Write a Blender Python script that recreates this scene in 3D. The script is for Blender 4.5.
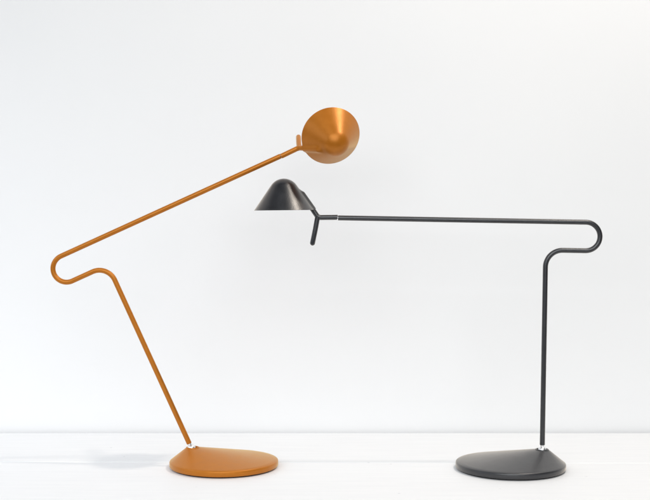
import bpy, bmesh, math
from mathutils import Vector, Matrix
from mathutils.noise import noise as _n3

for o in list(bpy.data.objects):
    bpy.data.objects.remove(o)
S = bpy.context.scene
COL = S.collection
R = math.radians
K = 0.0018                      # metres per photograph pixel in the plane of the orange lamp

# ------------------------------------------------------------------ camera
cam_d = bpy.data.cameras.new('camera')
cam = bpy.data.objects.new('camera', cam_d)
COL.objects.link(cam)
cam.location = (0, -1200 * K, 258 * K)
cam.rotation_euler = (R(90), 0, 0)
cam_d.sensor_width = 36.0
cam_d.lens = 1200 / 650 * 36.0
cam_d.shift_y = -40 / 650
cam_d.clip_end = 100
S.camera = cam

# ------------------------------------------------------------------ light
w = bpy.data.worlds.new("World")
S.world = w
w.use_nodes = True
bg = w.node_tree.nodes['Background']
bg.inputs['Color'].default_value = (0.94, 0.97, 1.0, 1)
bg.inputs['Strength'].default_value = 0.11


def area(name, loc, target, sx, sy, power, col):
    d = bpy.data.lights.new(name, 'AREA')
    d.shape = 'RECTANGLE'
    d.size, d.size_y = sx, sy
    d.energy = power
    d.color = col
    o = bpy.data.objects.new(name, d)
    COL.objects.link(o)
    o.location = loc
    v = Vector(target) - Vector(loc)
    o.rotation_euler = v.to_track_quat('-Z', 'Y').to_euler()
    return o


# bare studio lamp up on the right: the one that throws the soft shadow to the left
area('key_lamp', (553 * K, -141 * K, 1200 * K), (-0.15, 0, 0.1), 0.09, 0.09, 17.0, (1.0, 0.90, 0.79))
# overhead softbox, two fill lights added behind the camera to brighten the wall evenly, a cool window low on the left
area('overhead_softbox', (1.2, -0.7, 2.8), (0.1, 0.1, 0.1), 1.4, 1.0, 4.0, (0.94, 0.97, 1.0))
area('high_front_fill', (-0.2, -2.7, 2.4), (0.0, 0.3, 0.15), 3.6, 1.5, 59.5, (0.945, 0.98, 1.0))
area('low_front_fill', (-0.2, -3.6, 1.3), (0.0, 0.3, 0.2), 3.2, 1.1, 42.0, (0.97, 0.985, 1.0))
left_window = area('left_window', (-1.7, -0.5, 0.8), (-0.62, 0.15, 0.0), 1.2, 1.2, 2.3, (0.84, 0.90, 1.0))
left_window.data.spread = R(80)

S.view_settings.view_transform = 'Standard'
S.view_settings.look = 'None'
S.view_settings.exposure = 0.0
S.view_settings.gamma = 1.0
S.render.engine = 'CYCLES'
S.cycles.use_denoising = True
S.cycles.max_bounces = 8


# ------------------------------------------------------------------ materials
def new_mat(name):
    m = bpy.data.materials.new(name)
    m.use_nodes = True
    nt = m.node_tree
    return m, nt, nt.nodes['Principled BSDF']


def nd(nt, t, **kw):
    n = nt.nodes.new(t)
    for k, v in kw.items():
        setattr(n, k, v)
    return n


def ramp(nt, src, p0, c0, p1, c1):
    r = nd(nt, 'ShaderNodeValToRGB')
    r.color_ramp.elements[0].position = p0
    r.color_ramp.elements[0].color = c0
    r.color_ramp.elements[1].position = p1
    r.color_ramp.elements[1].color = c1
    nt.links.new(src, r.inputs[0])
    return r


def g4(v):
    return (v, v, v, 1)


def powder_coat(name, col, col2, rough, metallic=0.0, grain=0.25, spec=0.5, ior=1.5):
    """Fine-textured satin powder coat on metal."""
    m, nt, b = new_mat(name)
    tc = nd(nt, 'ShaderNodeTexCoord')
    big = nd(nt, 'ShaderNodeTexNoise')
    big.inputs['Scale'].default_value = 60
    big.inputs['Detail'].default_value = 5
    nt.links.new(tc.outputs['Object'], big.inputs['Vector'])
    rc = ramp(nt, big.outputs['Fac'], 0.3, (*col, 1), 0.7, (*col2, 1))
    nt.links.new(rc.outputs['Color'], b.inputs['Base Color'])
    rr = ramp(nt, big.outputs['Fac'], 0.3, g4(rough - 0.03), 0.75, g4(rough + 0.04))
    nt.links.new(rr.outputs['Color'], b.inputs['Roughness'])
    fine = nd(nt, 'ShaderNodeTexNoise')
    fine.inputs['Scale'].default_value = 640
    fine.inputs['Detail'].default_value = 2
    nt.links.new(tc.outputs['Object'], fine.inputs['Vector'])
    bp = nd(nt, 'ShaderNodeBump')
    bp.inputs['Strength'].default_value = grain
    bp.inputs['Distance'].default_value = 0.0004
    nt.links.new(fine.outputs['Fac'], bp.inputs['Height'])
    nt.links.new(bp.outputs['Normal'], b.inputs['Normal'])
    b.inputs['Metallic'].default_value = metallic
    b.inputs['Specular IOR Level'].default_value = spec
    b.inputs['IOR'].default_value = ior
    return m


M_ORANGE = powder_coat('orange_powder_coat', (0.445, 0.136, 0.007), (0.485, 0.152, 0.009), 0.39, 0.25, 0.38, 0.5, 1.62)
M_ORANGE.node_tree.nodes['Principled BSDF'].inputs['Specular Tint'].default_value = (1.0, 0.82, 0.50, 1)
M_BLACK = powder_coat('black_powder_coat', (0.004, 0.005, 0.008), (0.006, 0.007, 0.011), 0.35, 0.0, 0.55, 0.5, 1.75)
for _m, _w, _c in ((M_BLACK, 0.8, (1.0, 0.89, 0.76, 1)), (M_ORANGE, 0.6, (1.0, 0.84, 0.42, 1))):
    _b = _m.node_tree.nodes['Principled BSDF']      # tinted sheen added to lighten glancing faces, standing in for reflected light
    _b.inputs['Sheen Weight'].default_value = _w
    _b.inputs['Sheen Roughness'].default_value = 0.3
    _b.inputs['Sheen Tint'].default_value = _c

M_CHROME, _nt, _b = new_mat('polished_chrome')
_b.inputs['Base Color'].default_value = (0.92, 0.92, 0.92, 1)
_b.inputs['Metallic'].default_value = 1.0
_nz = nd(_nt, 'ShaderNodeTexNoise')
_nz.inputs['Scale'].default_value = 400
_rr = ramp(_nt, _nz.outputs['Fac'], 0.3, g4(0.30), 0.7, g4(0.36))
_nt.links.new(_rr.outputs['Color'], _b.inputs['Roughness'])

M_STEEL, _nt, _b = new_mat('dull_steel')
_b.inputs['Metallic'].default_value = 1.0
_b.inputs['Base Color'].default_value = (0.42, 0.33, 0.27, 1)
_nz = nd(_nt, 'ShaderNodeTexNoise')
_nz.inputs['Scale'].default_value = 400
_rr = ramp(_nt, _nz.outputs['Fac'], 0.3, g4(0.40), 0.7, g4(0.50))
_nt.links.new(_rr.outputs['Color'], _b.inputs['Roughness'])

M_RUBBER, _nt, _b = new_mat('dark_rubber')
_b.inputs['Roughness'].default_value = 0.8
_nz = nd(_nt, 'ShaderNodeTexNoise')
_nz.inputs['Scale'].default_value = 300
_rr = ramp(_nt, _nz.outputs['Fac'], 0.3, g4(0.010), 0.7, g4(0.022))
_nt.links.new(_rr.outputs['Color'], _b.inputs['Base Color'])


def table_paint():
    """White painted boards: brushed streaks along the board, a few tiny dark specks."""
    m, nt, b = new_mat('white_table_paint')
    tc = nd(nt, 'ShaderNodeTexCoord')
    mp = nd(nt, 'ShaderNodeMapping')
    mp.inputs['Scale'].default_value = (2.5, 38, 38)
    nt.links.new(tc.outputs['Object'], mp.inputs['Vector'])
    st = nd(nt, 'ShaderNodeTexNoise')
    st.inputs['Scale'].default_value = 3.0
    st.inputs['Detail'].default_value = 6
    nt.links.new(mp.outputs['Vector'], st.inputs['Vector'])
    base = ramp(nt, st.outputs['Fac'], 0.3, (0.83, 0.835, 0.845, 1), 0.7, (0.87, 0.872, 0.877, 1))
    # specks: small voronoi dots kept only in some cells
    vo = nd(nt, 'ShaderNodeTexVoronoi')
    vo.inputs['Scale'].default_value = 24
    nt.links.new(tc.outputs['Object'], vo.inputs['Vector'])
    dot = ramp(nt, vo.outputs['Distance'], 0.035, g4(1), 0.075, g4(0))
    sep = nd(nt, 'ShaderNodeSeparateColor')
    nt.links.new(vo.outputs['Color'], sep.inputs[0])
    pick = ramp(nt, sep.outputs[0], 0.74, g4(0), 0.78, g4(1))
    mul = nd(nt, 'ShaderNodeMath', operation='MULTIPLY')
    nt.links.new(dot.outputs['Color'], mul.inputs[0])
    nt.links.new(pick.outputs['Color'], mul.inputs[1])
    mul2 = nd(nt, 'ShaderNodeMath', operation='MULTIPLY')
    mul2.inputs[1].default_value = 0.55
    nt.links.new(mul.outputs[0], mul2.inputs[0])
    mx = nd(nt, 'ShaderNodeMix', data_type='RGBA')
    nt.links.new(mul2.outputs[0], mx.inputs['Factor'])
    nt.links.new(base.outputs['Color'], mx.inputs['A'])
    mx.inputs['B'].default_value = (0.55, 0.56, 0.60, 1)
    nt.links.new(mx.outputs['Result'], b.inputs['Base Color'])
    b.inputs['Roughness'].default_value = 0.55
    bp = nd(nt, 'ShaderNodeBump')
    bp.inputs['Strength'].default_value = 0.15
    bp.inputs['Distance'].default_value = 0.001
    nt.links.new(st.outputs['Fac'], bp.inputs['Height'])
    nt.links.new(bp.outputs['Normal'], b.inputs['Normal'])
    return m


def wall_paint():
    m, nt, b = new_mat('white_wall_paint')
    tc = nd(nt, 'ShaderNodeTexCoord')
    n1 = nd(nt, 'ShaderNodeTexNoise')
    n1.inputs['Scale'].default_value = 2.2
    n1.inputs['Detail'].default_value = 4
    nt.links.new(tc.outputs['Object'], n1.inputs['Vector'])
    base = ramp(nt, n1.outputs['Fac'], 0.3, (0.855, 0.858, 0.86, 1), 0.7, (0.875, 0.876, 0.876, 1))
    nt.links.new(base.outputs['Color'], b.inputs['Base Color'])
    b.inputs['Roughness'].default_value = 0.85
    n2 = nd(nt, 'ShaderNodeTexNoise')
    n2.inputs['Scale'].default_value = 350
    nt.links.new(tc.outputs['Object'], n2.inputs['Vector'])
    bp = nd(nt, 'ShaderNodeBump')
    bp.inputs['Strength'].default_value = 0.08
    bp.inputs['Distance'].default_value = 0.0005
    nt.links.new(n2.outputs['Fac'], bp.inputs['Height'])
    nt.links.new(bp.outputs['Normal'], b.inputs['Normal'])
    return m


M_TABLE = table_paint()
M_WALL = wall_paint()


# ------------------------------------------------------------------ mesh helpers (pixel units in, metres out)
def link(name, bm, mat, parent=None, smooth=True, angle=35):
    bmesh.ops.recalc_face_normals(bm, faces=bm.faces)
    for v in bm.verts:
        v.co *= K
    me = bpy.data.meshes.new(name)
    bm.to_mesh(me)
    bm.free()
    me.materials.append(mat)
    if smooth:
        for p in me.polygons:
            p.use_smooth = True
        me.set_sharp_from_angle(angle=R(angle))
    o = bpy.data.objects.new(name, me)
    COL.objects.link(o)
    if parent:
        o.parent = parent
    return o


def loft(bm, rings, cap0=True, cap1=True):
    rows = [[bm.verts.new(p) for p in r] for r in rings]
    for a, b in zip(rows, rows[1:]):
        n = len(a)
        for i in range(n):
            bm.faces.new((a[i], a[(i + 1) % n], b[(i + 1) % n], b[i]))
    if cap0:
        bm.faces.new(rows[0][::-1])
    if cap1:
        bm.faces.new(rows[-1])


def circle(c, r, z, n=128):
    return [Vector((c[0] + r * math.cos(2 * math.pi * i / n), c[1] + r * math.sin(2 * math.pi * i / n), z)) for i in range(n)]


def fillet(pts, radii, step=R(4)):
    """Polyline in the plane with rounded corners."""
    out = [Vector(pts[0])]
    for i in range(1, len(pts) - 1):
        p, a, b, r = Vector(pts[i]), Vector(pts[i - 1]), Vector(pts[i + 1]), radii[i - 1]
        d0, d1 = (a - p).normalized(), (b - p).normalized()
        ang = d0.angle(d1)
        t = r / math.tan(ang / 2)
        c = p + (d0 + d1).normalized() * (r / math.sin(ang / 2))
        s, e = p + d0 * t - c, p + d1 * t - c
        tot = s.angle(e)
        n = max(3, int(tot / step))
        for k in range(n + 1):
            f = k / n
            out.append(c + (s * math.sin((1 - f) * tot) + e * math.sin(f * tot)) / math.sin(tot))
    out.append(Vector(pts[-1]))
    return out


def tube(bm, path, rad, seg=28, round0=False, round1=False, chamfer=0.35):
    """Round rod swept along a 3-D path, its ends chamfered or domed."""
    path = [Vector(p) for p in path]
    T = []
    for i in range(len(path)):
        a = path[max(i - 1, 0)]
        b = path[min(i + 1, len(path) - 1)]
        T.append((b - a).normalized())
    up = Vector((0, 1, 0)) if abs(T[0].y) < 0.9 else Vector((1, 0, 0))
    nrm = (up - T[0] * up.dot(T[0])).normalized()
    stations = []

    def end(i, sign, dome):
        if dome:
            return [(path[i] + T[i] * sign * rad * math.sin(a), rad * math.cos(a), i) for a in (R(x) for x in (20, 40, 58, 72, 84))]
        return [(path[i] + T[i] * sign * chamfer, rad - chamfer, i)]
    stations += end(0, -1, round0)[::-1]
    stations += [(p, rad, i) for i, p in enumerate(path)]
    stations += end(len(path) - 1, 1, round1)
    N = []
    for i, t in enumerate(T):
        nrm = (nrm - t * nrm.dot(t)).normalized()
        N.append(nrm.copy())
    rings = []
    for p, r, i in stations:
        bn = T[i].cross(N[i])
        rings.append([p + (N[i] * math.cos(2 * math.pi * k / seg) + bn * math.sin(2 * math.pi * k / seg)) * r for k in range(seg)])
    loft(bm, rings)


def box(bm, x0, x1, y0, y1, z0, z1, bev=0.0):
    vs = [bm.verts.new((x, y, z)) for z in (z0, z1) for x, y in ((x0, y0), (x1, y0), (x1, y1), (x0, y1))]
    fs = [(0, 3, 2, 1), (4, 5, 6, 7), (0, 1, 5, 4), (1, 2, 6, 5), (2, 3, 7, 6), (3, 0, 4, 7)]
    faces = [bm.faces.new([vs[i] for i in f]) for f in fs]
    if bev:
        es = list({e for f in faces for e in f.edges})
        bmesh.ops.bevel(bm, geom=es, offset=bev, segments=3, affect='EDGES', profile=0.5)


# ------------------------------------------------------------------ setting: white board table and the wall behind
bm = bmesh.new()
prof = [(-330, -22), (-330, -1.5), (-328.5, 0), (24.6, 0), (25.6, -0.35), (26.3, -1.6), (27.0, -0.35), (28.0, 0), (186.5, 0), (188, -1.5), (188, -22)]
rows = []
for X in [-1000 + i * 50 for i in range(41)]:
    row = []
    for (y, z) in prof:
        yy = y
        if 24 < y < 29:                       # the joint between the boards runs very slightly askew and wavers
            yy = y - X * 0.012 + 0.35 * math.sin(X * 0.031) + 0.2 * math.sin(X * 0.083 + 1)
        row.append(bm.verts.new((X, yy, z)))
    rows.append(row)
for a, b in zip(rows, rows[1:]):
    n = len(a)
    for i in range(n):
        bm.faces.new((a[i], a[(i + 1) % n], b[(i + 1) % n], b[i]))
bm.faces.new(rows[0])
bm.faces.new(rows[-1][::-1])
table = link('table_top', bm, M_TABLE, smooth=False)
table['kind'] = 'structure'

bm = bmesh.new()
box(bm, -1700, 1700, 192.5, 242.5, -500, 1500)
wall = link('wall', bm, M_WALL, smooth=False)
wall['kind'] = 'structure'


# ------------------------------------------------------------------ the two desk lamps
ROD = 2.55


def desk_lamp(loc, mirror, tilt, pivot_u, stem, foot, hairpin, arm, swing, nod, mat, ring_mat, label):
    """mirror -1 turns the arm round to the right; tilt leans the whole bent rod; swing turns the head about the arm."""
    root = bpy.data.objects.new('desk_lamp', None)
    COL.objects.link(root)
    root.location = Vector(loc) * K
    root.empty_display_size = 0.05
    root['label'] = label
    root['category'] = 'desk lamp'
    root['group'] = 'desk lamps with bent rod arms'
    ct, stt = math.cos(tilt), math.sin(tilt)
    PZ = 18.0

    def P(u, v, d=0.0):                       # plane of the lamp -> root space
        uu, vv = u * ct + v * stt, -u * stt + v * ct
        return Vector((mirror * (pivot_u + uu), d, PZ + vv))

    # --- base: low oblique cone on a round plate, its point pulled over to the stem
    bx = mirror * 31.4
    rings = [circle((0, 0), 52.6, 1.2), circle((0, 0), 53.8, 1.5), circle((0, 0), 54.4, 2.4), circle((0, 0), 54.4, 5.9),
             circle((0, 0), 54.15, 6.6), circle((0, 0), 53.4, 7.15)]
    z0, z1, r0, r1 = 7.15, 19.2, 53.4, 6.9
    for k in range(1, 16):
        f = k / 16
        rings.append(circle((bx * f, 0), r0 + (r1 - r0) * f, z0 + (z1 - z0) * f))
    rings += [circle((bx, 0), 6.9, 19.2), circle((bx, 0), 6.5, 19.9), circle((bx, 0), 5.9, 20.1), circle((bx, 0), 5.2, 19.8),
              circle((bx, 0), 4.9, 18.8), circle((bx, 0), 4.8, 15.0)]
    bm = bmesh.new()
    loft(bm, rings)
    base = link('base', bm, mat, root, angle=40)
    bm = bmesh.new()
    loft(bm, [circle((0, 0), 51.4, 0), circle((0, 0), 51.8, 0.3), circle((0, 0), 51.8, 1.35)])
    link('foot_pad', bm, M_RUBBER, base)

    # --- chrome ball and sleeve the stem swivels on
    bm = bmesh.new()
    bmesh.ops.create_uvsphere(bm, u_segments=32, v_segments=20, radius=4.25)
    for v in bm.verts:
        v.co += P(0, 0.6)
    tube(bm, [P(0, 2.0), P(0, 5.0), P(0, 7.0)], 2.2, 24)
    link('pivot_joint', bm, M_CHROME, root)

    # --- one bent rod: stem, short return, hairpin, long arm
    UR = hairpin
    jx, jz = foot - arm, stem + 2 * UR
    pts = [P(0, 6.2)]
    path2 = fillet([(0, 6.2), (0, stem), (foot, stem)], [17.0])
    path2 += [Vector((foot + UR * math.sin(a), stem + UR - UR * math.cos(a))) for a in (R(x) for x in range(4, 181, 4))]
    cut = jx + 19.6
    path2 += [Vector((foot + (cut + 0.45 - foot) * f, jz)) for f in (0.25, 0.5, 0.75, 1.0)]
    path2 = [p for i, p in enumerate(path2) if i == 0 or (p - path2[i - 1]).length > 1e-4]
    bm = bmesh.new()
    tube(bm, [P(p.x, p.y) for p in path2], ROD)
    link('bent_arm', bm, mat, root, angle=30)
    bm = bmesh.new()
    tube(bm, [P(cut + 0.7, jz), P(cut, jz), P(cut - 0.7, jz)], ROD - 0.3, 24, chamfer=0.1)
    link('swivel_ring', bm, ring_mat, root)

    # --- head: turned about the arm's axis (swing), then nodded a little in its plane
    cs, sn = math.cos(swing), math.sin(swing)
    cn, snn = math.cos(nod), math.sin(nod)

    def H(x, h, d=0.0):                       # head space, joint at the origin, arm along +x, shade axis +h, d away from camera
        x, h = x * cn - h * snn, x * snn + h * cn
        hh, dd = h * cs + d * sn, -h * sn + d * cs
        return P(jx + x, jz + hh, dd)

    RIMR, SL = 29.9, 1.45
    cx, ch = -33.9, 7.7                       # rim centre from the joint
    ex, eh = -33.9 + 20.9, 7.7 + 13.0         # upper end of the rod, inside the pocket pressed into the shade
    bm = bmesh.new()
    neck2 = fillet([(19.6 - 0.45, 0), (0, 0), (ex - 0.6, eh - 0.4)], [5.5], R(6))
    tube(bm, [H(p.x, p.y) for p in neck2], ROD, round1=True)
    neck = link('neck', bm, mat, root, angle=30)
    bm = bmesh.new()
    tube(bm, [H(-0.6, 0.6), H(-3.0, -12.0), H(-5.9, -25.4)], ROD, round1=True)
    link('handle', bm, mat, neck, angle=30)

    # --- shade: straight cone ending in a small round dome, spun sheet with thickness
    hc, rs, ac = 15.9, 15.6, R(55.4)
    NS = 44
    outer = [(RIMR - 0.12, -0.12)] + [(RIMR - k / NS * (RIMR - 12.84), k / NS * 24.75) for k in range(NS + 1)]
    for k in range(1, 13):
        a = ac * (1 - k / 12)
        outer.append((max(rs * math.sin(a), 0.02), hc + rs * math.cos(a)))
    t = 0.9
    inner = [(RIMR - t, -0.12)] + [(RIMR - t - 0.3 - k / 22 * (RIMR - 12.84), 0.5 + k / 22 * 24.0) for k in range(23)]
    rl, hl = inner[-1]
    for k in range(1, 13):
        a = R(90) * k / 12
        inner.append((max(rl * math.cos(a), 0.02), hl + 5.4 * math.sin(a)))
    prof = inner[::-1] + outer
    # finer steps round the pocket that takes the rod, on the side of the arm
    angs = [R(-20 + 0.8 * i) for i in range(51)] + [R(20 + 320 * (i + 1) / 113) for i in range(112)]
    rings = []
    for r, h in prof:
        ring = []
        u = min(max((22.3 - h) / 6.5, 0.0), 1.0)
        u = u * u * (3 - 2 * u)
        for a in angs:
            wlat = r * math.sin(a)
            d = 2.35 * u * math.exp(-abs(wlat / 3.5) ** 2.3) if math.cos(a) > 0 else 0.0
            rr = r + d * 0.823
            ring.append(H(cx + rr * math.cos(a), ch + h + d * 0.567 * u, rr * math.sin(a)))
        rings.append(ring)
    bm = bmesh.new()
    loft(bm, rings)
    link('lamp_shade', bm, mat, root, angle=40)
    return root


desk_lamp((-101.4, 5, 0), -1, R(24.5), 32.4, 203.3, 39.2, 13.7, 262.2, R(116.5), R(3.0), M_ORANGE, M_STEEL,
          'orange desk lamp with leaning stem and its shade turned round to show the top')
desk_lamp((184.7, -5, 0), 1, R(1.0), 31.6, 200.2, 39.6, 14.2, 266.7, 0.0, R(1.6), M_BLACK, M_CHROME,
          'black desk lamp with upright stem and its shade hanging level over the table')
